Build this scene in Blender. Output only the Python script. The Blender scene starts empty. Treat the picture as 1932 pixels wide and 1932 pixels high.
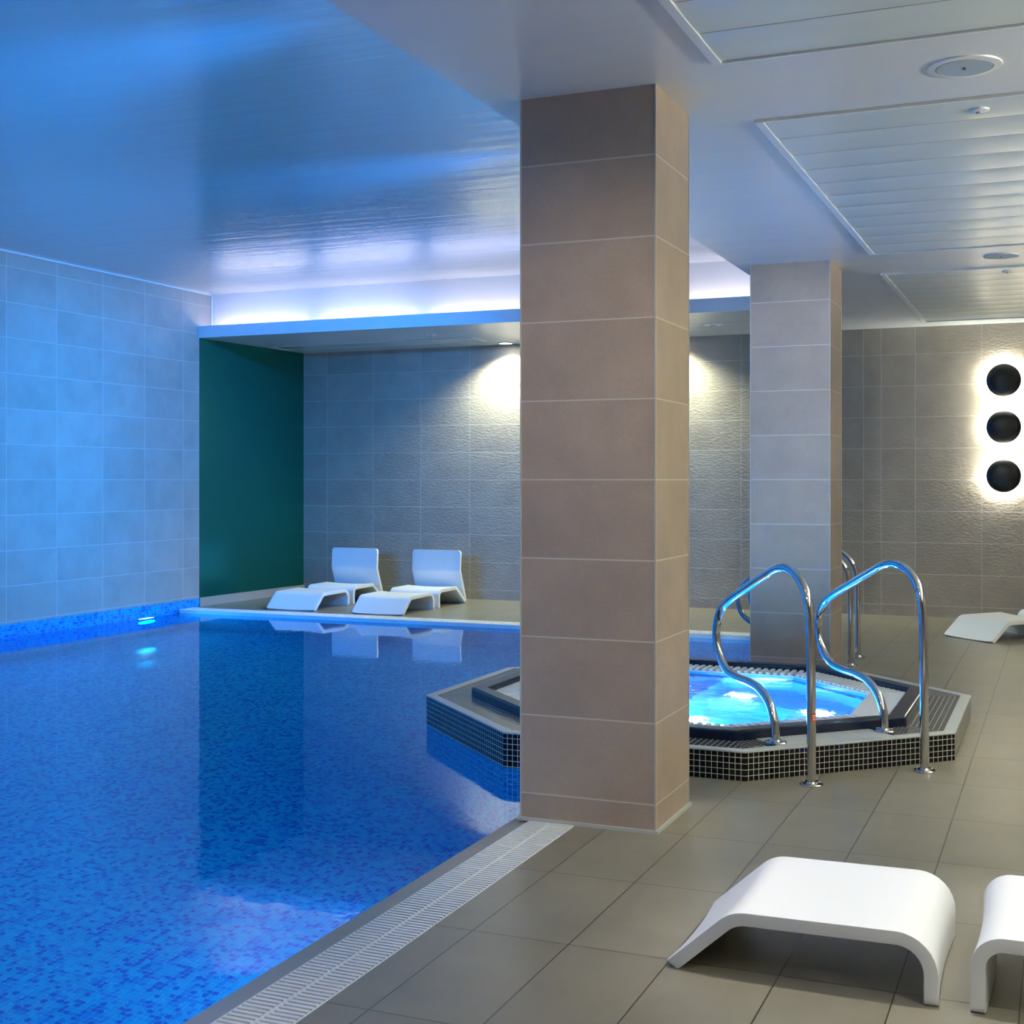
import bpy, bmesh, math, random
from mathutils import Vector, Matrix
random.seed(7)
S = bpy.context.scene
COL = S.collection

# ------------------------------------------------------------------ camera, world, exposure
cam = bpy.data.cameras.new('camera')
camo = bpy.data.objects.new('camera', cam); COL.objects.link(camo)
camo.location = (0, 0, 1.305)
camo.rotation_euler = (math.radians(90), 0, math.radians(22.8316))
cam.sensor_width = 36; cam.sensor_fit = 'HORIZONTAL'
cam.lens = 2475/1932*36
cam.shift_y = -61/1932
cam.clip_start = 0.05
S.camera = camo
w = bpy.data.worlds.new('world'); S.world = w; w.use_nodes = True
w.node_tree.nodes['Background'].inputs[0].default_value = (0.3, 0.45, 0.6, 1)
w.node_tree.nodes['Background'].inputs[1].default_value = 0.02
S.view_settings.view_transform = 'Standard'
S.view_settings.look = 'None'
S.view_settings.gamma = 1
S.view_settings.exposure = 0.6

def lamp(kind, name, loc, power, color=(1, 1, 1), size=0.1, target=None, spot=None, blend=0.6, size_y=None):
    l = bpy.data.lights.new(name, kind); l.energy = power; l.color = color
    if kind == 'AREA':
        l.size = size
        if size_y: l.shape = 'RECTANGLE'; l.size_y = size_y
        else: l.shape = 'DISK'
    else: l.shadow_soft_size = size
    if kind == 'SPOT': l.spot_size = math.radians(spot or 70); l.spot_blend = blend
    o = bpy.data.objects.new(name, l); COL.objects.link(o); o.location = loc
    d = (Vector(target) - Vector(loc)) if target else Vector((0, 0, -1))
    o.rotation_euler = d.to_track_quat('-Z', 'Y').to_euler()
    return o

CZ = 2.764        # soffit height
HZ = 3.235        # raised pool ceiling
WZ = -0.04        # pool water
XL, YB, XR, YF = -8.21, 13.05, 3.2, -3.0
LIPX, LIPY = -2.07, 11.2
WARM = (1.0, 0.84, 0.64); COOL = (0.90, 1.0, 0.74); NEUT = (1.0, 0.97, 0.74)
BLUE = (0.0, 0.25, 1.0)

# ceiling downlights over the deck (two read off the floor, the rest unseen fill)
DOWN = [(-1.2, 3.55, 34, WARM, 30), (-0.4, 3.72, 120, (1, .97, .93), 40), (0.9, 6.3, 100, NEUT, 88), (0.9, 10.3, 85, COOL, 88),
        (0.9, 2.4, 60, NEUT, 88), (-0.9, 0.9, 130, WARM, 96), (0.9, -1.0, 100, WARM, 96), (-1.0, -1.4, 130, WARM, 96)]
for x, y, p, c, a in DOWN:
    lamp('SPOT', 'downlight_or_fill_lamp', (x, y, CZ-0.03), p, c, 0.05, None, a, 0.8)
# unseen uplight added by the right-hand wall to brighten the low ceiling
wl = lamp('AREA', 'ceiling_fill_lamp', (XR-.3, 5.5, 2.1), 185, (1.0, .97, .80), 9.0, (0.9, 5.5, CZ+.9), size_y=.3)
wl.data.spread = math.radians(76)
# bare tilted spots, added without fittings to brighten the pillars
lamp('SPOT', 'downlight_or_fill_lamp', (-1.5, 1.6, CZ-0.03), 100, WARM, 0.06, (-1.65, 4.66, 1.1), 52, 0.8)
lamp('SPOT', 'downlight_or_fill_lamp', (0.9, 4.4, CZ-0.03), 90, (1.0, .95, .62), 0.06, (-1.38, 4.9, 1.2), 60, 0.8)
lamp('SPOT', 'downlight_or_fill_lamp', (-1.2, 5.9, CZ-0.03), 130, (.88, .92, 1.0), 0.06, (-1.7, 8.86, 1.8), 46, 0.8)
for x, p in ((-5.488, 160), (-3.75, 150)):
    lamp('SPOT', 'downlight_or_fill_lamp', (x, 12.86, CZ-0.035), p, COOL, 0.03, (x, 12.7, 0), 140, 0.8)
# blue strip of the right-hand ceiling cove, washing the left wall and the raised ceiling
bl = lamp('AREA', 'blue_cove_fill_lamp', (-1.99, 3.9, 3.03), 70, BLUE, 9.5, (-8, 5.4, 1.6), size_y=.10)
bl.data.spread = math.radians(150)
for y in (0.0, 2.2, 4.6, 7.0, 9.6):
    lamp('SPOT', 'blue_cove_fill_lamp', (-1.98, y, 3.04), 1750, BLUE, .06, (-8.21, y+.9, 1.5), 50, .9)  # row of hidden spots added to push more blue onto the left wall
# bare blue spots added out of view, aimed down the length of the pool
for x, p in ((-4.4, 1300), (-6.2, 1500)):
    lamp('SPOT', 'blue_wash_fill', (x, YF+.2, 3.1), p, BLUE, .08, (x-.9, 13, .9), 21, .7)
# pool lamps: under water on both long walls, behind their lenses
POOLL = [(-2.03, 1.2), (-2.03, 4.0), (-2.03, 9.7)]
for x, y in POOLL:
    lamp('AREA', 'pool_lamp', (x-0.03, y, -0.45), 15, (0.05, 0.58, 1.0), 0.25, (x-4, y, -0.6))
for y in (-0.5, 2.5, 5.5, 8.2, 10.3):
    lamp('AREA', 'pool_lamp', (XL+0.05, y, -0.35), 9, (0.0, 0.50, 1.0), 0.25, (0, y, -0.6))

# ------------------------------------------------------------------ node helpers
class NT:
    def __init__(s, name):
        s.m = bpy.data.materials.new(name); s.m.use_nodes = True
        s.t = s.m.node_tree; s.b = s.t.nodes['Principled BSDF']; s.out = s.t.nodes['Material Output']
    def n(s, typ, **k):
        x = s.t.nodes.new(typ)
        for a, b in k.items(): setattr(x, a, b)
        return x
    def l(s, a, b): s.t.links.new(a, b)
    def setin(s, sock, v):
        if hasattr(v, 'links') or isinstance(v, bpy.types.NodeSocket): s.l(v, sock)
        else: sock.default_value = v
    def math(s, op, a, b=0.0, c=None):
        x = s.n('ShaderNodeMath', operation=op)
        s.setin(x.inputs[0], a); s.setin(x.inputs[1], b)
        if c is not None: s.setin(x.inputs[2], c)
        return x.outputs[0]
    def mix(s, f, a, b):
        x = s.n('ShaderNodeMix', data_type='RGBA')
        s.setin(x.inputs[0], f); s.setin(x.inputs[6], a); s.setin(x.inputs[7], b)
        return x.outputs[2]
    def noise(s, vec, scale, detail=4, rough=0.6):
        x = s.n('ShaderNodeTexNoise'); s.l(vec, x.inputs['Vector'])
        x.inputs['Scale'].default_value = scale; x.inputs['Detail'].default_value = detail
        x.inputs['Roughness'].default_value = rough
        return x.outputs['Fac']
    def bump(s, h, strength, dist=0.01, normal=None):
        x = s.n('ShaderNodeBump'); x.inputs['Strength'].default_value = strength
        x.inputs['Distance'].default_value = dist; s.l(h, x.inputs['Height'])
        if normal: s.l(normal, x.inputs['Normal'])
        return x.outputs['Normal']
    def ramp(s, f, stops, interp='LINEAR'):
        x = s.n('ShaderNodeValToRGB'); s.l(f, x.inputs[0]); e = x.color_ramp; e.interpolation = interp
        while len(e.elements) < len(stops): e.elements.new(0.5)
        for el, (p, c) in zip(e.elements, stops): el.position = p; el.color = (*c, 1)
        return x.outputs[0]
    def joint(s, coord, pitch, origin, width):
        f = s.math('FRACT', s.math('DIVIDE', s.math('SUBTRACT', coord, origin), pitch))
        a = s.math('MINIMUM', f, s.math('SUBTRACT', 1.0, f))
        return s.math('LESS_THAN', a, width/pitch/2)
    def cell(s, coord, pitch, origin):
        return s.math('FLOOR', s.math('DIVIDE', s.math('SUBTRACT', coord, origin), pitch))

def rgb(h):  # sRGB 0-255 -> linear
    return tuple(((c/255)/12.92 if c/255 <= 0.04045 else ((c/255+0.055)/1.055)**2.4) for c in h)

def plain(name, col, rough=0.5, metal=0.0, bump=None, spec=0.5, coat=0.0):
    t = NT(name); t.b.inputs['Base Color'].default_value = (*col, 1)
    t.b.inputs['Roughness'].default_value = rough; t.b.inputs['Metallic'].default_value = metal
    t.b.inputs['Specular IOR Level'].default_value = spec
    t.b.inputs['Coat Weight'].default_value = coat
    if bump:
        g = t.n('ShaderNodeNewGeometry')
        t.l(t.bump(t.noise(g.outputs['Position'], bump[0]), bump[1], 0.002), t.b.inputs['Normal'])
    return t.m

def glow(name, col, strength):
    t = NT(name); t.b.inputs['Base Color'].default_value = (0.8, 0.8, 0.8, 1)
    t.b.inputs['Emission Color'].default_value = (*col, 1); t.b.inputs['Emission Strength'].default_value = strength
    return t.m

def tile(name, ua, va, su, ou, sv, ov, c1, c2, grout, jw=0.004, rough=0.45, slate=0.0, extra=None):
    t = NT(name); g = t.n('ShaderNodeNewGeometry'); sp = t.n('ShaderNodeSeparateXYZ'); P = g.outputs['Position']
    t.l(P, sp.inputs[0]); ax = {'x': sp.outputs[0], 'y': sp.outputs[1], 'z': sp.outputs[2]}
    mv = t.joint(ax[va], sv, ov, jw)
    if ua:
        mu = t.joint(ax[ua], su, ou, jw); m = t.math('MAXIMUM', mu, mv)
        cu = t.cell(ax[ua], su, ou)
    else: m = mv; cu = 0.0
    if extra:
        a, pos, wd = extra
        m = t.math('MAXIMUM', m, t.math('LESS_THAN', t.math('ABSOLUTE', t.math('SUBTRACT', ax[a], pos)), wd/2))
    cmb = t.n('ShaderNodeCombineXYZ'); t.setin(cmb.inputs[0], cu); t.setin(cmb.inputs[1], t.cell(ax[va], sv, ov))
    wn = t.n('ShaderNodeTexWhiteNoise'); t.l(cmb.outputs[0], wn.inputs['Vector'])
    off = t.n('ShaderNodeVectorMath', operation='MULTIPLY_ADD')
    t.l(wn.outputs['Color'], off.inputs[0]); off.inputs[1].default_value = (7, 7, 7); t.l(P, off.inputs[2])
    Q = off.outputs[0]
    big = t.noise(Q, 3.5, 5, 0.6); fine = t.noise(P, 160, 3, 0.7)
    f = t.math('ADD', t.math('MULTIPLY', big, 0.86), t.math('MULTIPLY', wn.outputs['Value'], 0.14))
    f = t.math('ADD', t.math('MULTIPLY', t.math('SUBTRACT', f, 0.5), 1.7), 0.5)
    c = t.mix(f, (*c1, 1), (*c2, 1))
    k = t.n('ShaderNodeHueSaturation'); t.l(c, k.inputs['Color'])
    t.l(t.math('ADD', 0.84, t.math('MULTIPLY', fine, 0.32)), k.inputs['Value'])
    t.l(t.mix(m, k.outputs[0], (*grout, 1)), t.b.inputs['Base Color'])
    t.b.inputs['Roughness'].default_value = rough
    h = t.math('ADD', t.math('MULTIPLY', fine, 0.12), t.math('MULTIPLY', m, -0.5))
    if slate:
        sc = t.n('ShaderNodeVectorMath', operation='MULTIPLY'); t.l(P, sc.inputs[0]); sc.inputs[1].default_value = (1, 1, 2.2)
        h = t.math('ADD', h, t.math('MULTIPLY', t.noise(sc.outputs[0], 26, 4, 0.55), slate))
    t.l(t.bump(h, 0.55, 0.004), t.b.inputs['Normal'])
    return t.m

def mosaic(name, stops, grout, pitch=0.025, jw=0.0022, rough=0.12, zoff=0.0, spec=0.5):
    t = NT(name); uv = t.n('ShaderNodeUVMap'); uv.uv_map = 'UVMap'; sp = t.n('ShaderNodeSeparateXYZ'); t.l(uv.outputs[0], sp.inputs[0])
    u, v = sp.outputs[0], sp.outputs[1]
    m = t.math('MAXIMUM', t.joint(u, pitch, 0, jw), t.joint(v, pitch, zoff, jw))
    cmb = t.n('ShaderNodeCombineXYZ'); t.l(t.cell(u, pitch, 0), cmb.inputs[0]); t.l(t.cell(v, pitch, zoff), cmb.inputs[1])
    wn = t.n('ShaderNodeTexWhiteNoise'); t.l(cmb.outputs[0], wn.inputs['Vector'])
    c = t.ramp(wn.outputs['Value'], stops, 'CONSTANT')
    t.l(t.mix(m, c, (*grout, 1)), t.b.inputs['Base Color'])
    t.l(t.math('ADD', rough, t.math('MULTIPLY', m, 0.5)), t.b.inputs['Roughness'])
    t.l(t.bump(t.math('MULTIPLY', m, -1.0), 0.4, 0.002), t.b.inputs['Normal'])
    t.b.inputs['Specular IOR Level'].default_value = spec
    return t.m

T1, T2, GR = rgb((152, 139, 125)), rgb((176, 164, 149)), rgb((196, 191, 181))
M = {}
M['wall_tile_left'] = tile('wall_tile_left', 'y', 'z', .6, 10.93, .3, .105, T1, T2, GR, .0045, .45)
M['wall_tile_back'] = tile('wall_tile_back', 'x', 'z', .6, -7.795, .3, .105, T1, T2, GR, .005, .5, slate=2.2)
M['wall_tile_back_b'] = tile('wall_tile_back_b', 'x', 'z', .6, -1.312, .3, .105, T1, T2, GR, .005, .5, slate=2.0, extra=('x', -1.631, .01))
M['pillar_tile'] = tile('pillar_tile', None, 'z', 1, 0, .3, .105, rgb((150, 134, 122)), rgb((176, 158, 143)), GR, .005, .5)
M['floor_tile'] = tile('floor_tile', 'x', 'y', .2955, -1.283, .6155, 2.84, rgb((118, 112, 99)), rgb((138, 132, 117)), rgb((62, 56, 46)), .004, .34)
M['white_wall'] = plain('white_wall', (.78, .78, .78), .5)
def ceiling_mat(name, rough, streak):
    t = NT(name); g = t.n('ShaderNodeNewGeometry'); sc = t.n('ShaderNodeVectorMath', operation='MULTIPLY')
    t.l(g.outputs['Position'], sc.inputs[0]); sc.inputs[1].default_value = (0.5, 5.0, 1.0)
    nz = t.noise(sc.outputs[0], 1.6, 5, 0.55)
    t.b.inputs['Base Color'].default_value = (.62, .64, .64, 1)
    t.l(t.math('ADD', rough-0.05, t.math('MULTIPLY', nz, 0.12)), t.b.inputs['Roughness'])
    t.b.inputs['Specular IOR Level'].default_value = 0.9
    t.l(t.bump(nz, streak, 0.02), t.b.inputs['Normal'])
    return t.m
M['ceiling'] = ceiling_mat('ceiling', .22, .10)
M['ceiling_gloss'] = ceiling_mat('ceiling_gloss', .14, .22)
M['fascia'] = plain('fascia', (.75, .76, .76), .5)
M['slat'] = plain('slat', (.62, .68, .65), .22, 0.1, spec=1.0)
M['frame_white'] = plain('frame_white', (.62, .65, .65), .35)
M['speaker_grey'] = plain('speaker_grey', (.33, .37, .38), .6)
M['dark'] = plain('dark', (.02, .02, .02), .5)
M['dark_drain'] = plain('dark_drain', (.01, .01, .01), .9)
M['green_panel'] = plain('green_panel', rgb((26, 125, 105)), .26, .75, spec=.9)
M['steel'] = plain('steel', (.62, .61, .60), .07, 1.0)
M['plastic_white'] = plain('plastic_white', (.80, .80, .80), .38, bump=(220, .05))
M['grate_white'] = plain('grate_white', (.78, .79, .80), .4)
M['nosing'] = plain('nosing', rgb((170, 155, 135)), .35, bump=(30, .1))
M['trim_grey'] = plain('trim_grey', rgb((178, 182, 180)), .4)
M['light_tile'] = plain('light_tile', rgb((190, 190, 184)), .35)
M['navy'] = plain('navy', (.004, .010, .035), .10, coat=0.0, spec=.5)
M['black_disc'] = plain('black_disc', (.004, .004, .004), .35)
M['sticker'] = plain('sticker', rgb((205, 70, 45)), .5)
M['sticker_pale'] = plain('sticker_pale', rgb((225, 190, 170)), .5)
B1, B2, B3, B4 = rgb((0, 150, 208)), rgb((0, 124, 202)), rgb((0, 88, 184)), rgb((10, 160, 214))
M['pool_mosaic'] = mosaic('pool_mosaic', [(0, B1), (.38, B2), (.66, B3), (.86, B4)], rgb((70, 165, 210)))
K1, K2, K3 = (.004, .004, .005), (.008, .008, .012), (.01, .012, .09)
M['black_mosaic'] = mosaic('black_mosaic', [(0, K1), (.5, K2), (.97, K3)], rgb((190, 190, 180)), .0262, .0028, .1, zoff=-0.004, spec=.25)
M['tub_shell'] = plain('tub_shell', (.02, .26, .72), .25)
M['tube_white'] = glow('tube_white', (1.0, .90, .94), 10)
M['tube_blue'] = glow('tube_blue', (0.0, .36, 1.0), 40)
M['tube_pale'] = glow('tube_pale', (.10, .46, 1.0), 5)
M['lens_on'] = glow('lens_on', (1.0, 1.0, .85), 25)
M['pool_lens'] = glow('pool_lens', (.55, 1.0, 1.0), 12)
M['tub_lens'] = glow('tub_lens', (.75, .95, 1.0), 60)
M['halo'] = glow('halo', (.96, 1.0, .86), 160)

def water(name, col, rough, bscale, bstr, dist=.01):
    t = NT(name); t.t.nodes.remove(t.b)
    g = t.n('ShaderNodeNewGeometry')
    nb = t.bump(t.noise(g.outputs['Position'], bscale, 3, .5), bstr, dist)
    gl = t.n('ShaderNodeBsdfGlass'); gl.inputs['IOR'].default_value = 1.33; gl.inputs['Roughness'].default_value = rough
    gl.inputs['Color'].default_value = (*col, 1); t.l(nb, gl.inputs['Normal']); t.l(gl.outputs[0], t.out.inputs['Surface'])
    return t.m
M['pool_water'] = water('pool_water', (.80, .95, 1.0), 0.0, 9, .06)
M['tub_water'] = water('tub_water', (.85, .97, 1.0), .16, 6, .5, .05)

# ------------------------------------------------------------------ mesh helpers
def uvs(me):
    uv = me.uv_layers.new(name='UVMap')
    for p in me.polygons:
        n = p.normal
        if abs(n.z) > .8: tx, ty = Vector((1, 0, 0)), Vector((0, 1, 0))
        else: tx = Vector((0, 0, 1)).cross(n).normalized(); ty = Vector((0, 0, 1))
        for li in p.loop_indices:
            co = me.vertices[me.loops[li].vertex_index].co
            uv.data[li].uv = (co.dot(tx), co.dot(ty))

def obj(name, bm, mat, parent=None, smooth=False, bevel=None, uv=False, flat=False):
    if not flat: bmesh.ops.recalc_face_normals(bm, faces=bm.faces)
    me = bpy.data.meshes.new(name); bm.to_mesh(me); bm.free()
    mats = mat if isinstance(mat, (list, tuple)) else [mat]
    for m in mats: me.materials.append(M[m])
    if uv: uvs(me)
    if smooth:
        for p in me.polygons: p.use_smooth = True
    o = bpy.data.objects.new(name, me); COL.objects.link(o)
    if bevel:
        b = o.modifiers.new('bevel', 'BEVEL'); b.width = bevel; b.segments = 3; b.limit_method = 'ANGLE'; b.angle_limit = math.radians(40)
    if parent: o.parent = parent
    return o

def empty(name, loc, rz=0.0):
    o = bpy.data.objects.new(name, None); COL.objects.link(o); o.location = loc; o.rotation_euler = (0, 0, rz)
    o.empty_display_size = .1
    return o

def tag(o, label=None, cat=None, group=None, kind=None):
    if label: o['label'] = label
    if cat: o['category'] = cat
    if group: o['group'] = group
    if kind: o['kind'] = kind
    return o

def struct(name, bm, mat, label=None, **k):
    o = obj(name, bm, mat, **k); o['kind'] = 'structure'
    if label: o['label'] = label
    return o

def box(bm, x0, x1, y0, y1, z0, z1, mi=0):
    v = [bm.verts.new((x, y, z)) for x in (x0, x1) for y in (y0, y1) for z in (z0, z1)]
    for a in ((0, 1, 3, 2), (4, 6, 7, 5), (0, 4, 5, 1), (2, 3, 7, 6), (0, 2, 6, 4), (1, 5, 7, 3)):
        f = bm.faces.new([v[i] for i in a]); f.material_index = mi
    return bm

def boxes(*L):
    bm = bmesh.new()
    for b in L: box(bm, *b)
    return bm

def prism(bm, poly, z0, z1, mi=0, cap=True):
    a = [bm.verts.new((x, y, z0)) for x, y in poly]; b = [bm.verts.new((x, y, z1)) for x, y in poly]
    n = len(poly)
    for i in range(n): f = bm.faces.new((a[i], a[(i+1) % n], b[(i+1) % n], b[i])); f.material_index = mi
    if cap:
        f = bm.faces.new(a[::-1]); f.material_index = mi; f = bm.faces.new(b); f.material_index = mi
    return bm

def cyl(bm, c, r, z0, z1, n=32, r2=None, axis='z'):
    r2 = r if r2 is None else r2
    def P(a, rr, h):
        x, y = math.cos(a)*rr, math.sin(a)*rr
        return (c[0]+x, c[1]+y, c[2]+h) if axis == 'z' else ((c[0]+x, c[1]+h, c[2]+y) if axis == 'y' else (c[0]+h, c[1]+x, c[2]+y))
    a = [bm.verts.new(P(2*math.pi*i/n, r, z0)) for i in range(n)]
    b = [bm.verts.new(P(2*math.pi*i/n, r2, z1)) for i in range(n)]
    for i in range(n): bm.faces.new((a[i], a[(i+1) % n], b[(i+1) % n], b[i]))
    bm.faces.new(a[::-1]); bm.faces.new(b)
    return bm

def lathe(bm, c, prof, n=48, axis='z', close=True):
    rings = []
    for r, h in prof:
        ring = []
        for i in range(n):
            a = 2*math.pi*i/n; x, y = math.cos(a)*r, math.sin(a)*r
            ring.append(bm.verts.new((c[0]+x, c[1]+y, c[2]+h) if axis == 'z' else (c[0]+x, c[1]+h, c[2]+y)))
        rings.append(ring)
    for a, b in zip(rings, rings[1:]):
        for i in range(n): bm.faces.new((a[i], a[(i+1) % n], b[(i+1) % n], b[i]))
    if close: bm.faces.new(rings[0][::-1]); bm.faces.new(rings[-1])
    return bm

def ring_prism(bm, outer, inner, z0, z1, mi=0):
    n = len(outer)
    def vv(P, z): return [bm.verts.new((x, y, z)) for x, y in P]
    ob, ot, ib, it = vv(outer, z0), vv(outer, z1), vv(inner, z0), vv(inner, z1)
    for i in range(n):
        j = (i+1) % n
        for q in ((ob[i], ob[j], ot[j], ot[i]), (it[i], it[j], ib[j], ib[i]), (ot[i], ot[j], it[j], it[i]), (ib[i], ib[j], ob[j], ob[i])):
            f = bm.faces.new(q); f.material_index = mi
    return bm

def octo(c, ap):
    R = ap/math.cos(math.pi/8)
    return [(c[0]+R*math.cos(math.pi/8+k*math.pi/4), c[1]+R*math.sin(math.pi/8+k*math.pi/4)) for k in range(8)]

# ------------------------------------------------------------------ the room
TC = (-1.84, 6.99)      # hot tub centre
AP = 1.37
GX0, GX1, NX = -1.89, -1.70, -2.0
BG0, BG1 = 10.83, 11.08
OC = octo(TC, AP)
oy0, oy1, ox1 = TC[1]-AP, TC[1]+AP, TC[0]+AP
bm = boxes((GX1, XR, YF, oy0, -.25, 0), (GX1, XR, oy1, YB, -.25, 0), (ox1, XR, oy0, oy1, -.25, 0), (XL, GX1, BG1, YB, -.25, 0))
prism(bm, [OC[6], (ox1, oy0), OC[7]], -.25, 0); prism(bm, [OC[0], (ox1, oy1), OC[1]], -.25, 0)
struct('floor', bm, 'floor_tile', 'beige grey rectangular stone tiles of the pool deck')
# pool shell
bm = bmesh.new()
box(bm, XL-.1, NX, YF-.1, BG0, -1.40, -1.30)
box(bm, XL-.12, XL-.001, YF, BG0+.1, -1.30, -.3)
box(bm, NX, NX+.08, YF, BG0, -1.30, -.075)
box(bm, XL, NX, BG0, BG0+.09, -1.30, -.034)
box(bm, XL-.1, NX, YF-.1, YF, -1.30, -.012)
struct('pool_basin', bm, 'pool_mosaic', 'blue glass mosaic lining of the swimming pool', uv=True)
# mosaic band at the waterline of the left wall
struct('trim_1', boxes((XL-.12, XL+.004, YF, LIPY-.004, -1.30, .085)), 'pool_mosaic', 'blue mosaic band along the foot of the left wall', uv=True)
def nosing(y0, y1):
    bm = bmesh.new(); ys = [y0, y1]
    P = [(NX, -.036), (NX+.004, -.031), (GX0, -.004), (GX0, -.1), (NX, -.1)]
    r = [[bm.verts.new((x, y, z)) for x, z in P] for y in ys]
    for i in range(5): bm.faces.new((r[0][i], r[0][(i+1) % 5], r[1][(i+1) % 5], r[1][i]))
    bm.faces.new(r[0]); bm.faces.new(r[1][::-1])
    return bm
struct('trim_2', nosing(YF, 5.62), 'nosing', 'sloping beige stone nosing along the near pool edge')
struct('trim_3', nosing(8.37, BG0), 'nosing', 'sloping beige stone nosing behind the hot tub')
struct('trim_4', boxes((GX0, GX1, YF, 5.62, -.12, -.06), (GX0, GX1, 8.37, BG1, -.12, -.06), (XL, GX0, BG0+.09, BG1, -.12, -.06)), 'dark_drain', 'dark overflow channel under the pool gratings')

# walls
struct('wall_left', boxes((XL-.12, XL, YF, LIPY, .085, HZ), (XL-.12, XL, LIPY, 11.41, CZ, HZ)), 'wall_tile_left', 'large stone tiles on the wall beside the pool, washed in blue light')
struct('wall_back', boxes((XL-.12, -1.631, YB, YB+.12, 0, CZ)), 'wall_tile_back', 'rough slate-look tiles on the far wall behind the pool')
struct('wall_back', boxes((-1.631, XR+.1, YB, YB+.12, 0, CZ)), 'wall_tile_back_b', 'slate-look tiles on the far wall behind the deck, right of the expansion joint')
struct('wall_right', boxes((XR, XR+.1, YF, YB, 0, CZ)), 'wall_tile_left')
struct('wall_front', boxes((XL-.1, XR+.1, YF-.1, YF, 0, HZ)), 'wall_tile_back_b')
bm = bmesh.new()
q = [(XL, LIPY), (XL-.12, LIPY), (XL-.12, YB), (XL+.10, YB)]
prism(bm, q, .09, CZ)
struct('wall_alcove', bm, 'green_panel', 'smooth dark green end wall of the far alcove')
bm = bmesh.new(); prism(bm, [(XL+.014, LIPY), (XL-.12, LIPY), (XL-.12, YB), (XL+.114, YB)], 0, .09)
struct('baseboard_left', bm, 'nosing', 'beige stone skirting under the green alcove wall')

# ceilings: low soffit, raised pool ceiling, cove
struct('ceiling', boxes((LIPX, XR, YF, YB, CZ, CZ+.035), (XL, LIPX, LIPY, YB, CZ, CZ+.035)), 'ceiling', 'satin white low ceiling over the deck and alcove')
struct('ceiling', boxes((XL-.1, -1.86, YF, 11.41, HZ, HZ+.1)), 'ceiling_gloss', 'glossy raised ceiling over the pool')
struct('trim_5', boxes((XL+.001, LIPX+.022, LIPY-.014, LIPY, CZ, 2.884)), 'fascia', 'shallow fascia hiding the light cove at the far end of the pool ceiling')
struct('trim_6', boxes((LIPX, LIPX+.022, YF, LIPY-.014, CZ+.035, 2.884)), 'fascia', 'fascia along the right edge of the raised pool ceiling')
struct('trim_7', boxes((XL-.1, -1.86, 11.41, 11.44, CZ+.03, HZ)), 'white_wall', 'white upstand behind the far light cove')
struct('trim_8', boxes((-1.88, -1.86, YF, 11.41, CZ+.03, HZ)), 'white_wall')

struct('trim_9', boxes((XL, XL+.012, YF, 11.41, HZ-.012, HZ), (XL, XL+.012, 11.398, 11.41, 2.884, HZ)), 'frame_white', 'thin bright bead where the left wall meets the raised ceiling')

# pillars
def pillar(x0, x1, y0, y1, lab):
    p = struct('pillar', boxes((x0, x1, y0, y1, 0, CZ)), 'pillar_tile', lab)
    bm = bmesh.new()
    for x in (x0, x1):
        for y in (y0, y1):
            box(bm, x-.0025, x+.0025, y-.0025, y+.0025, 0, CZ)
    obj('corner_trim', bm, 'trim_grey', p)
    bm = bmesh.new()
    ring_prism(bm, [(x0-.012, y0-.012), (x1+.012, y0-.012), (x1+.012, y1+.012), (x0-.012, y1+.012)], [(x0, y0), (x1, y0), (x1, y1), (x0, y1)], 0, .012)
    obj('base_joint', bm, 'trim_grey', p)
    return p
pillar(-1.925, -1.388, 4.66, 5.12, 'tall square pillar of warm grey tiles standing nearest, at the pool edge')
pillar(-1.969, -1.436, 8.86, 9.34, 'square tiled pillar behind the hot tub, farther from the camera')

# ------------------------------------------------------------------ water
bm = bmesh.new()
v = [bm.verts.new(p) for p in ((XL+.004, YF, WZ+.008), (GX0-.012, YF, WZ+.008), (GX0-.012, BG0, WZ+.008), (XL+.004, BG0, WZ+.008))]
bm.faces.new(v)
tag(obj('pool_water', bm, 'pool_water', flat=True), 'calm clear blue water filling the swimming pool', 'water', kind='stuff')

# ------------------------------------------------------------------ pool overflow gratings
def grating(name, along, a0, a1, b0, b1, label, pitch=.021, mat='grate_white'):
    root = empty(name, ((b0+b1)/2, (a0+a1)/2, 0) if along == 'y' else ((a0+a1)/2, (b0+b1)/2, 0))
    ox, oy = root.location.x, root.location.y
    bm = bmesh.new(); n = int((a1-a0)/pitch); p = (a1-a0)/n
    for i in range(n):
        s0 = a0+i*p; s1 = s0+p*.58
        for c0, c1 in ((b0+.006, (b0+b1)/2-.006), ((b0+b1)/2+.006, b1-.006)):
            if along == 'y': box(bm, c0-ox, c1-ox, s0-oy, s1-oy, -.02, .002)
            else: box(bm, s0-ox, s1-ox, c0-oy, c1-oy, -.02, .002)
    obj('slats', bm, mat, root)
    bm = bmesh.new()
    for c0, c1 in ((b0, b0+.007), ((b0+b1)/2-.007, (b0+b1)/2+.007), (b1-.007, b1)):
        if along == 'y': box(bm, c0-ox, c1-ox, a0-oy, a1-oy, -.06, -.001)
        else: box(bm, a0-ox, a1-ox, c0-oy, c1-oy, -.06, .0)
    obj('rails', bm, mat, root)
    return tag(root, label, 'drain grating')
grating('overflow_grating', 'y', -1.5, 4.655, GX0, GX1, 'white slatted overflow grating along the near pool edge, ending at the front pillar')
grating('overflow_grating', 'y', 8.38, BG0, GX0, GX1, 'white slatted overflow grating behind the rear pillar')
grating('overflow_grating', 'x', XL+.02, GX1, BG0+.01, BG1, 'white slatted overflow grating along the far end of the pool, in front of two loungers', pitch=.03)

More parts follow.
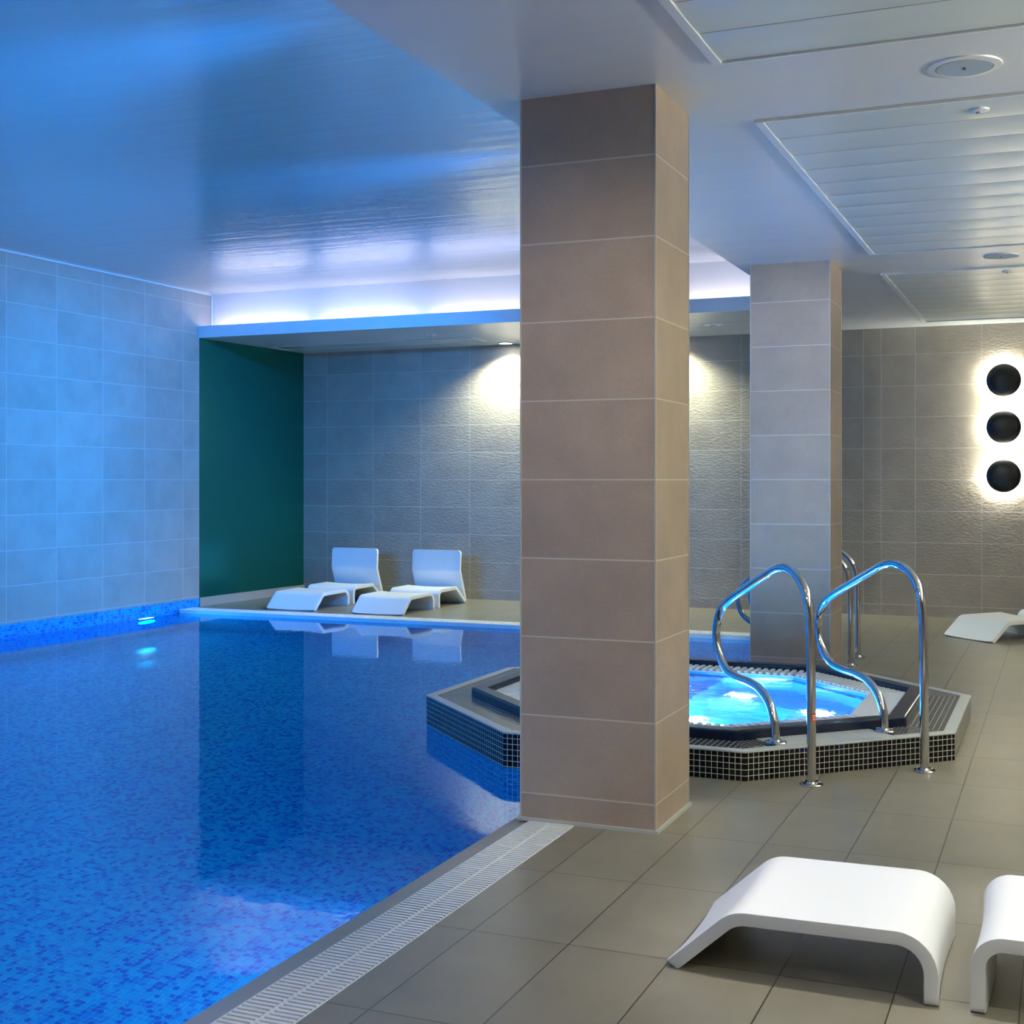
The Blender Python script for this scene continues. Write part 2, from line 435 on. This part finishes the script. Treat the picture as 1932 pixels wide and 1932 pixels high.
# ------------------------------------------------------------------ hot tub
tub = tag(empty('hot_tub', (TC[0], TC[1], 0)), 'raised octagonal hot tub with black mosaic plinth and white overflow grating', 'hot tub')
Z0 = (0, 0)
bm = bmesh.new()
ring_prism(bm, octo(Z0, AP), octo(Z0, 1.0), -.05, .121)
obj('plinth', bm, 'black_mosaic', tub, uv=True)
bm = bmesh.new(); ring_prism(bm, octo(Z0, AP-.002), octo(Z0, 1.0), -1.30, -.05)
obj('underwater_wall', bm, 'pool_mosaic', tub, uv=True)
bm = bmesh.new()
ring_prism(bm, octo(Z0, AP+.003), octo(Z0, AP-.052), .121, .13)
obj('edge_trim', bm, 'trim_grey', tub, bevel=.003)
# mosaic top: rows laid parallel to each side
def topmosaic():
    t = NT('top_mosaic'); g = t.n('ShaderNodeUVMap'); g.uv_map = 'UVMap'; sp = t.n('ShaderNodeSeparateXYZ'); t.l(g.outputs[0], sp.inputs[0])
    m = t.math('MAXIMUM', t.joint(sp.outputs[0], .0262, 0, .0028), t.joint(sp.outputs[1], .0262, 0, .0028))
    t.l(t.mix(m, (.012, .012, .02, 1), (*rgb((175, 175, 168)), 1)), t.b.inputs['Base Color'])
    t.l(t.math('ADD', .12, t.math('MULTIPLY', m, .4)), t.b.inputs['Roughness'])
    return t.m
M['top_mosaic'] = topmosaic()
bm = bmesh.new(); uvl = bm.loops.layers.uv.new('UVMap')
O, I = octo(Z0, AP-.05), octo(Z0, 1.12)
for i in range(8):
    j = (i+1) % 8
    vs = [bm.verts.new((*P, .126)) for P in (O[i], O[j], I[j], I[i])]
    f = bm.faces.new(vs)
    e = (Vector(O[j])-Vector(O[i])).normalized(); nn = Vector((-e.y, e.x))
    for lp in f.loops:
        c = Vector(lp.vert.co[:2]) - Vector(O[i]); lp[uvl].uv = (c.dot(e), c.dot(nn))
obj('plinth_top', bm, 'top_mosaic', tub)
# entry step of plain light tiles between the handrails (south-east side)
e = Vector((1, 1)).normalized(); nn = Vector((-1, 1)).normalized(); A0 = Vector(octo(Z0, AP-.05)[6])
def PP(s, d): q = A0 + e*s + nn*d; return (q.x, q.y)
bm = bmesh.new(); prism(bm, [PP(.18, -.004), PP(.80, -.004), PP(.80, .185), PP(.18, .185)], .122, .129)
obj('entry_tiles', bm, 'light_tile', tub)
bm = bmesh.new(); ring_prism(bm, octo(Z0, 1.145), octo(Z0, 1.055), .10, .172)
obj('rim', bm, 'navy', tub, bevel=.012, smooth=False)
# overflow grating of slats, per side
R0, R1 = 1.05, .868
bm = bmesh.new(); O, I = octo(Z0, R0), octo(Z0, R1)
for i in range(8):
    j = (i+1) % 8; o0, o1, i0, i1 = map(Vector, (O[i], O[j], I[i], I[j]))
    if i == 7:                                   # smooth white plate on the east side
        prism(bm, [tuple(o0), tuple(o1), tuple(i1), tuple(i0)], .128, .146); continue
    L = (o1-o0).length; e_ = (o1-o0).normalized(); n_ = Vector((-e_.y, e_.x)); n = 20; cut = (L-(i1-i0).length)/2
    for k in range(n):
        s0 = L*(k+.22)/n; s1 = L*(k+.74)/n
        def lim(s): return min(1.0, max(.04, min(s, L-s)/cut))
        d0, d1 = lim(s0), lim(s1); D = (R0-R1)
        pts = [o0+e_*s0, o0+e_*s1, o0+e_*s1+n_*D*d1, o0+e_*s0+n_*D*d0]
        prism(bm, [tuple(p) for p in pts], .128, .146)
obj('overflow_slats', bm, 'grate_white', tub)
bm = bmesh.new(); ring_prism(bm, octo(Z0, R0+.004), octo(Z0, R1-.02), .02, .10)
obj('overflow_channel', bm, 'navy', tub)
bm = bmesh.new(); ring_prism(bm, octo(Z0, R1+.004), octo(Z0, R1-.014), .09, .136)
obj('inner_lip', bm, 'grate_white', tub, bevel=.004)
# shell
bm = bmesh.new(); prof = [(R1-.015, .13), (R1-.03, -.28), (.50, -.33), (.47, -.72)]
rings = [[bm.verts.new((x, y, z)) for x, y in octo(Z0, a)] for a, z in prof]
for a, b in zip(rings, rings[1:]):
    for i in range(8): bm.faces.new((a[i], a[(i+1) % 8], b[(i+1) % 8], b[i]))
bm.faces.new(rings[-1])
obj('shell', bm, 'tub_shell', tub)
for x, y, r, z in ((0.05, -.1, .13, -.71), (.60, -.12, .055, -.31), (.60, .22, .05, -.31), (-.15, -.62, .07, -.32), (.28, -.60, .06, -.32), (-.6, .1, .06, -.31), (.1, .62, .05, -.31), (-.25, .15, .09, -.71)):
    obj('lamp_lens', lathe(bmesh.new(), (x, y, z), [(r, 0), (r*.9, .012), (r*.5, .018), (.002, .019)], 20), 'tub_lens', tub)
for x, y, z, p in ((0, -.1, -.45, 36), (-.02, -.60, -.06, 60), (-.4, -.1, -.12, 25)):
    lamp('POINT', 'tub_lamp', (TC[0]+x, TC[1]+y, z), p, (.10, .74, .92), .06)
bm = bmesh.new(); P = octo(TC, R1-.017)
# rippled water surface, a grid clipped by the octagon
vs = [bm.verts.new((x, y, .118)) for x, y in P]; bm.faces.new(vs)
tag(obj('hot_tub_water', bm, 'tub_water', flat=True), 'glowing turquoise water in the octagonal hot tub', 'water', kind='stuff')

# ------------------------------------------------------------------ handrails
def catmull(pts, n=8):
    out = []; P = [pts[0]]+list(pts)+[pts[-1]]
    for i in range(1, len(P)-2):
        p0, p1, p2, p3 = [Vector(q) for q in P[i-1:i+3]]
        for k in range(n):
            t = k/n; out.append(.5*((2*p1)+(-p0+p2)*t+(2*p0-5*p1+4*p2-p3)*t*t+(-p0+3*p1-3*p2+p3)*t**3))
    out.append(Vector(pts[-1])); return out

def handrail(base, ang, prof, foot2, label, group, sticker=None):
    root = tag(empty('handrail', (base[0], base[1], 0), ang), label, 'handrail', group)
    pts = catmull(prof, 8); r = .0195; n = 20; bm = bmesh.new(); rings = []
    for i, p in enumerate(pts):
        a = pts[max(i-1, 0)]; b = pts[min(i+1, len(pts)-1)]; t = (b-a).normalized(); nn = Vector((-t.y, t.x))
        rings.append([bm.verts.new((p.x+nn.x*r*math.cos(q), r*math.sin(q), p.y+nn.y*r*math.cos(q))) for q in [2*math.pi*k/n for k in range(n)]])
    for a, b in zip(rings, rings[1:]):
        for k in range(n): bm.faces.new((a[k], a[(k+1) % n], b[(k+1) % n], b[k]))
    bm.faces.new(rings[0]); bm.faces.new(rings[-1][::-1])
    obj('rail_tube', bm, 'steel', root, smooth=True)
    for (fx, fz) in (prof[0], foot2):
        bm = lathe(bmesh.new(), (fx, 0, fz), [(.048, 0), (.05, .004), (.047, .008), (.03, .010), (.026, .018), (.0, .018)][:5], 32)
        fl = obj('flange', bm, 'steel', root, smooth=False)
        for k in range(3):
            a = 2*math.pi*k/3+.4; bm = lathe(bmesh.new(), (fx+.037*math.cos(a), .037*math.sin(a), fz+.0075), [(.006, 0), (.006, .003), (.003, .006), (.0005, .0065)], 10)
            obj('screw', bm, 'steel', fl)
    if sticker:
        z0, z1 = sticker; bm = bmesh.new(); lab = bmesh.new(); w0, w1 = math.radians(-140), math.radians(-68)
        def strip(bm, rr, a0, a1, za, zb, m=8):
            L = [[bm.verts.new((.002+rr*math.cos(a0+(a1-a0)*k/m), rr*math.sin(a0+(a1-a0)*k/m), z)) for k in range(m+1)] for z in (za, zb)]
            for k in range(m): bm.faces.new((L[0][k], L[0][k+1], L[1][k+1], L[1][k]))
        strip(bm, .0203, sticker_ang[0], sticker_ang[1], z0, z1)
        s = obj('warning_sticker', bm, 'sticker', root); s['label'] = 'small orange red sticker'
        for k in range(3):
            za = z0+(z1-z0)*(.2+.24*k); strip(lab, .0206, sticker_ang[0]+.2, sticker_ang[1]-.2, za, za+(z1-z0)*.13)
        obj('sticker_print', lab, 'sticker_pale', s)
    return root
PR = [(0, 0), (0.001, .2), (0.003, .45), (.008, .66), (.022, .77), (.06, .845), (.125, .897), (.21, .917), (.295, .903), (.38, .868), (.53, .802), (.68, .734), (.755, .682), (.795, .61), (.797, .53), (.762, .45), (.69, .395), (.60, .377), (.50, .370), (.41, .350), (.335, .302), (.294, .235), (.281, .17), (.279, .125)]
sticker_ang = (math.radians(150), math.radians(222))
a_ = math.radians(135)
handrail((-.996, 5.665), a_, [(x*.975, z) for x, z in PR], (.272, .129), 'curved steel handrail at the hot tub, left of its pair, with an orange sticker', 'steel handrails at the hot tub', (.272, .308))
handrail((-.577, 6.129), a_, PR, (.279, .129), 'curved steel handrail at the hot tub, the right one of its pair, without a sticker', 'steel handrails at the hot tub')
PB = [(x, z*(.86 if z > .3 else .86)) for x, z in PR]
PB = [(x, max(0, z-.125*min(1, max(0, (x)/.1)) - (.125 if x < .1 and z > .5 else 0)*(1-min(1, x/.1)))) for x, z in PR]
PB[-1] = (.279, 0.0)
handrail((-1.395, 9.86), math.pi, PB, (.279, 0), 'steel pool handrail behind the rear pillar, the one farther from the camera', 'steel handrails at the pool entry')
handrail((-1.38, 9.40), math.pi, PB, (.279, 0), 'steel pool handrail closest behind the rear pillar, its loop reaching over the water', 'steel handrails at the pool entry')

# ------------------------------------------------------------------ loungers
def fillet(P, R, n=8):
    out = [Vector(P[0])]
    for i in range(1, len(P)-1):
        a, b, c = Vector(P[i-1]), Vector(P[i]), Vector(P[i+1]); r = R[i-1]
        u, v = (a-b).normalized(), (c-b).normalized(); th = u.angle(v); d = r/math.tan(th/2)
        cen = b+(u+v).normalized()*(r/math.sin(th/2)); s, e_ = b+u*d-cen, b+v*d-cen
        a0, a1 = math.atan2(s.y, s.x), math.atan2(e_.y, e_.x)
        da = (a1-a0+math.pi) % (2*math.pi)-math.pi
        for k in range(n+1): q = a0+da*k/n; out.append(cen+Vector((math.cos(q), math.sin(q)))*r)
    out.append(Vector(P[-1])); return out

def dense(P, step=.03):
    out = []
    for a, b in zip(P, P[1:]):
        n = max(1, int((b-a).length/step))
        for k in range(n): out.append(a.lerp(b, k/n))
    out.append(P[-1]); return out

def slab(path, th, width, sag=.010, end_r=(.02, .02), m=16):
    """moulded shell: path (length, height) swept across the width with rounded end corners"""
    P = dense(path); L = [0]
    for a, b in zip(P, P[1:]): L.append(L[-1]+(b-a).length)
    # extra rows near both ends
    bm = bmesh.new(); T, B = [], []
    tot = L[-1]
    for i, p in enumerate(P):
        a = P[max(i-1, 0)]; b = P[min(i+1, len(P)-1)]; t = (b-a).normalized(); nn = Vector((-t.y, t.x))
        hw = width/2
        for s, r in ((L[i], end_r[0]), (tot-L[i], end_r[1])):
            if r and s < r: hw = min(hw, width/2-(r-math.sqrt(max(0, r*r-(r-s)**2))))
        rt, rb = [], []
        for j in range(m+1):
            x = -1+2*j/m
            sg = sag*(1-x*x)
            for row, sd in ((rt, 1), (rb, -1)):
                y, z = p.x+nn.x*sd*th/2-nn.x*sg*1.0, p.y+nn.y*sd*th/2-nn.y*sg
                row.append(bm.verts.new((x*hw, y, max(z, .0))))
        T.append(rt); B.append(rb)
    for i in range(len(P)-1):
        for j in range(m):
            bm.faces.new((T[i][j], T[i][j+1], T[i+1][j+1], T[i+1][j])); bm.faces.new((B[i][j], B[i+1][j], B[i+1][j+1], B[i][j+1]))
        bm.faces.new((T[i][0], T[i+1][0], B[i+1][0], B[i][0])); bm.faces.new((T[i][m], B[i][m], B[i+1][m], T[i+1][m]))
    for i in (0, len(P)-1):
        for j in range(m): bm.faces.new((T[i][j], B[i][j], B[i][j+1], T[i][j+1]))
    return bm

W = .56
def ins(P, r):   # add rows close to both ends so the rounded corners have shape
    a, b = P[0], P[1]; u = (b-a).normalized(); head = [a+u*r*f for f in (0, .08, .25, .55, 1)]
    c, d = P[-2], P[-1]; v = (d-c).normalized(); tail = [d-v*r*f for f in (1, .55, .25, .08, 0)]
    return head+P[1:-1]+tail
def footrest():
    path = fillet([(.012, 0), (.185, .1545), (.683, .160), (.683, 0)], [.09, .085])
    o = obj('footrest', slab(ins(path, .022), .035, W, .010, (.022, .012)), 'plastic_white', smooth=True, bevel=.007)
    return o
def chair():
    root = empty('lounge_chair', (0, 0, 0))
    path = fillet([(.0175, 0), (.0175, .173), (.425, .176), (.655, .012)], [.06, .05])
    obj('seat', slab(ins(path, .015), .035, W, .010, (.012, .0)), 'plastic_white', root, smooth=True, bevel=.007)
    path = fillet([(.665, .018), (.522, .345), (.537, .56)], [.08])
    obj('backrest', slab(ins(path, .03), .035, W, .008, (.0, .032)), 'plastic_white', root, smooth=True, bevel=.007)
    return root
def copy_tree(o, parent=None):
    c = o.copy(); COL.objects.link(c)
    if parent: c.parent = parent
    for ch in list(o.children): copy_tree(ch, c)
    return c
foot0, chair0 = footrest(), chair()
# (x, y of the tip's centre, heading of +length, second piece offset, labels)
LG = [((-7.12, 11.20), 0, .775, 'white footrest on the far deck, left one, beside the green alcove wall', 'white moulded lounge chair on the far deck, left one, nearer the green wall'),
      ((-6.12, 11.165), 0, .79, 'white footrest on the far deck, right one, with its tip near the white grating', 'white moulded lounge chair on the far deck, right one, against the tiled wall'),
      ((-.735, 11.305), math.radians(-45), .79, 'white footrest standing askew on the deck below the round wall lamps', 'white lounge chair cut off by the frame below the round wall lamps'),
      ((-.987, 3.395+W/2), math.radians(-90), .775, 'large white footrest in the foreground, sloping down to the left', 'white lounge chair in the right foreground corner, cut off by the frame')]
for i, ((x, y), rz, off, lf, lc) in enumerate(LG):
    f = foot0 if i == 0 else copy_tree(foot0); c = chair0 if i == 0 else copy_tree(chair0)
    f.location = (x, y, 0); f.rotation_euler = (0, 0, rz)
    d = Vector((-math.sin(rz), math.cos(rz)))
    c.location = (x+d.x*off, y+d.y*off, 0); c.rotation_euler = (0, 0, rz)
    tag(f, lf, 'footrest', 'white moulded footrests'); tag(c, lc, 'lounge chair', 'white moulded lounge chairs')

# ------------------------------------------------------------------ ceiling panels
def panel(x0, x1, y0, y1, n, label):
    root = tag(empty('ceiling_panel', ((x0+x1)/2, (y0+y1)/2, CZ)), label, 'ceiling panel', 'slatted ceiling panels')
    ox, oy = root.location.x, root.location.y; X0, X1, Y0, Y1 = x0-ox, x1-ox, y0-oy, y1-oy
    bm = bmesh.new(); f = .035
    ring_prism(bm, [(X0, Y0), (X1, Y0), (X1, Y1), (X0, Y1)], [(X0+f, Y0+.012), (X1-f, Y0+.012), (X1-f, Y1-.012), (X0+f, Y1-.012)], -.012, 0)
    obj('frame', bm, 'frame_white', root, bevel=.002)
    bm = bmesh.new(); p = (Y1-Y0-.03)/n
    for k in range(n):
        a = Y0+.015+k*p+.002; b = a+p-.004; m = 8; rows = []
        for i in range(m+1):
            t = i/m; yy = a+(b-a)*t; zz = -.004-.004*(1-(2*t-1)**4)
            rows.append((bm.verts.new((X0+f, yy, zz)), bm.verts.new((X1-f, yy, zz))))
        for q, r in zip(rows, rows[1:]): bm.faces.new((q[0], q[1], r[1], r[0]))
    obj('slats', bm, 'slat', root, smooth=True)
    bm = boxes((X0+f, X1-f, Y0+.012, Y1-.012, -.0015, -.0005))
    obj('backing', bm, 'dark', root)
    return root
panel(-1.133, 1.45, 2.05, 4.50, 8, 'slatted ceiling panel nearest the camera, cut off by the top of the frame')
panel(-1.16, 1.45, 5.286, 8.69, 11, 'large slatted ceiling panel in the middle, beside the front pillar')
panel(-1.20, 1.45, 9.56, 12.59, 10, 'farthest slatted ceiling panel, above the round wall lamps')

root = tag(empty('access_panel', (-6.8, 12.42, CZ)), 'long thin access panel in the alcove ceiling above the two loungers', 'ceiling panel')
bm = bmesh.new(); ring_prism(bm, [(-1.18, -.2), (1.21, -.2), (1.21, .2), (-1.18, .2)], [(-1.30, -.175), (1.18, -.175), (1.18, .175), (-1.30, .175)], -.006, 0)
obj('frame', bm, 'frame_white', root)
obj('panel', boxes((-1.135, 1.165, -.16, .16, -.004, -.0005)), 'slat', root)
obj('shadow_gap', boxes((-1.30, 1.18, -.175, .175, -.0012, -.0006)), 'dark', root)

def speaker(x, y, r, label, ring=.03):
    root = tag(empty('ceiling_speaker', (x, y, CZ)), label, 'speaker', 'round ceiling speakers')
    obj('bezel', lathe(bmesh.new(), (0, 0, 0), [(r+ring, 0), (r+ring-.002, -.005), (r, -.007), (r-.001, -.0005)], 48), 'ceiling', root)
    obj('grille', lathe(bmesh.new(), (0, 0, 0), [(r-.002, -.003), (r-.004, -.0075), (r*.5, -.008), (.001, -.008)], 48), 'speaker_grey', root)
    obj('badge', boxes((-.004, .004, -.012, .012, -.0105, -.008)), 'dark', root)
speaker(-.325, 4.885, .098, 'round grey ceiling speaker between the near and middle slatted panels')
speaker(-.378, 9.10, .108, 'round grey ceiling speaker between the middle and far slatted panels', .004)
def sensor(x, y, r, label, z=CZ, cat='smoke detector'):
    root = tag(empty('smoke_detector', (x, y, z)), label, cat)
    obj('base', lathe(bmesh.new(), (0, 0, 0), [(r, 0), (r*.95, -.006), (r*.6, -.010), (.001, -.010)], 32), 'frame_white', root)
    obj('head', lathe(bmesh.new(), (0, 0, 0), [(r*.3, -.009), (r*.28, -.016), (.001, -.018)], 20), 'speaker_grey', root)
sensor(-.308, 5.451, .04, 'small round detector on the middle slatted panel', CZ-.008)
sensor(-.365, 9.75, .035, 'small round detector on the far slatted panel', CZ-.008)
sensor(-5.89, 11.87, .06, 'small flat detector in the alcove ceiling above the right far lounger')
sensor(-3.04, 12.09, .10, 'flat round detector in the alcove ceiling seen between the two pillars')

def downlight(x, y, label, on='lens_on', g=None):
    root = tag(empty('downlight', (x, y, CZ)), label, 'ceiling light', g)
    obj('ring', lathe(bmesh.new(), (0, 0, 0), [(.085, 0), (.083, -.008), (.066, -.010), (.064, -.001)], 40), 'frame_white', root)
    obj('lens', lathe(bmesh.new(), (0, 0, 0), [(.064, -.002), (.06, -.006), (.03, -.008), (.001, -.008)], 32), on, root)
downlight(-5.488, 12.86, 'lit round downlight in the alcove ceiling left of the front pillar')
downlight(-3.75, 12.86, 'lit round downlight in the alcove ceiling, hidden behind the front pillar')
for x, y, p, c, a in DOWN: downlight(x, y, 'round deck downlight outside the picture, added by guess', g='downlights over the near deck')

# ------------------------------------------------------------------ light coves
def tube(p0, p1, mat, label):
    p0, p1 = Vector(p0), Vector(p1); root = tag(empty('cove_tube_light', (p0+p1)/2), label, 'tube light', 'tube lights hidden in the ceiling cove')
    ax = 'x' if abs(p1.x-p0.x) > abs(p1.y-p0.y) else 'y'; h = (p1-p0).length/2
    def c(r, a, b):
        bm = bmesh.new(); return cyl(bm, (0, 0, 0), r, a, b, 16, axis='x' if ax == 'x' else 'y')
    obj('tube', c(.013, -h+.02, h-.02), mat, root)
    obj('end_cap', c(.015, -h, -h+.02), 'frame_white', root); obj('end_cap', c(.015, h-.02, h), 'frame_white', root)
x = -8.14
for k in range(5):
    tube((x, 11.31, 2.835), (x+1.10, 11.31, 2.835), 'tube_white', 'white tube light inside the far ceiling cove'); x += 1.24
y = -1.4
for k in range(9):
    tube((-1.97, y, 2.835), (-1.97, y+1.25, 2.835), 'tube_blue' if k < 3 else ('tube_blue' if k in (5,) else 'tube_pale'), 'coloured tube light inside the right-hand ceiling cove'); y += 1.38

# ------------------------------------------------------------------ round wall lamps
for z, lab in ((2.229, 'top'), (1.794, 'middle'), (1.340, 'bottom')):
    root = tag(empty('wall_lamp', (-.519, YB, z)), 'black round backlit wall lamp on the far wall, %s of the column of three' % lab, 'wall lamp', 'round backlit wall lamps')
    obj('disc', lathe(bmesh.new(), (0, 0, 0), [(.150, -.045), (.153, -.052), (.148, -.062), (.10, -.075), (.05, -.080), (.001, -.081)], 64, 'y'), 'black_disc', root, smooth=True)
    obj('mount', lathe(bmesh.new(), (0, 0, 0), [(.08, 0), (.08, -.045)], 32, 'y'), 'black_disc', root)
    obj('light_ring', lathe(bmesh.new(), (0, 0, 0), [(.128, -.010), (.128, -.040), (.110, -.042), (.110, -.008)], 48, 'y', close=False), 'halo', root)

# ------------------------------------------------------------------ pool lamps
def poollamp(x, y, z, sx, label, a=.10, b=.10, mat='pool_lens'):
    root = tag(empty('pool_light', (x, y, z)), label, 'pool light')
    def ell(bm, k, d0, d1):
        n = 32; r0 = [bm.verts.new((sx*d0, k*a*math.cos(2*math.pi*i/n), k*b*math.sin(2*math.pi*i/n))) for i in range(n)]
        r1 = [bm.verts.new((sx*d1, k*a*math.cos(2*math.pi*i/n), k*b*math.sin(2*math.pi*i/n))) for i in range(n)]
        for i in range(n): bm.faces.new((r0[i], r0[(i+1) % n], r1[(i+1) % n], r1[i]))
        bm.faces.new(r0); bm.faces.new(r1[::-1]); return bm
    obj('bezel', ell(bmesh.new(), 1.18, 0, .008), 'steel', root); obj('lens', ell(bmesh.new(), 1.0, .006, .014), mat, root)
    return root
poollamp(XL+.004, 10.34, -.095, 1, 'bright oval underwater light in the mosaic band of the left wall', .11, .028)
for x, y in POOLL: tag(poollamp(NX, y, -.45, -1, 'underwater light under the near pool edge, out of sight'), group='underwater lights along the near pool edge')
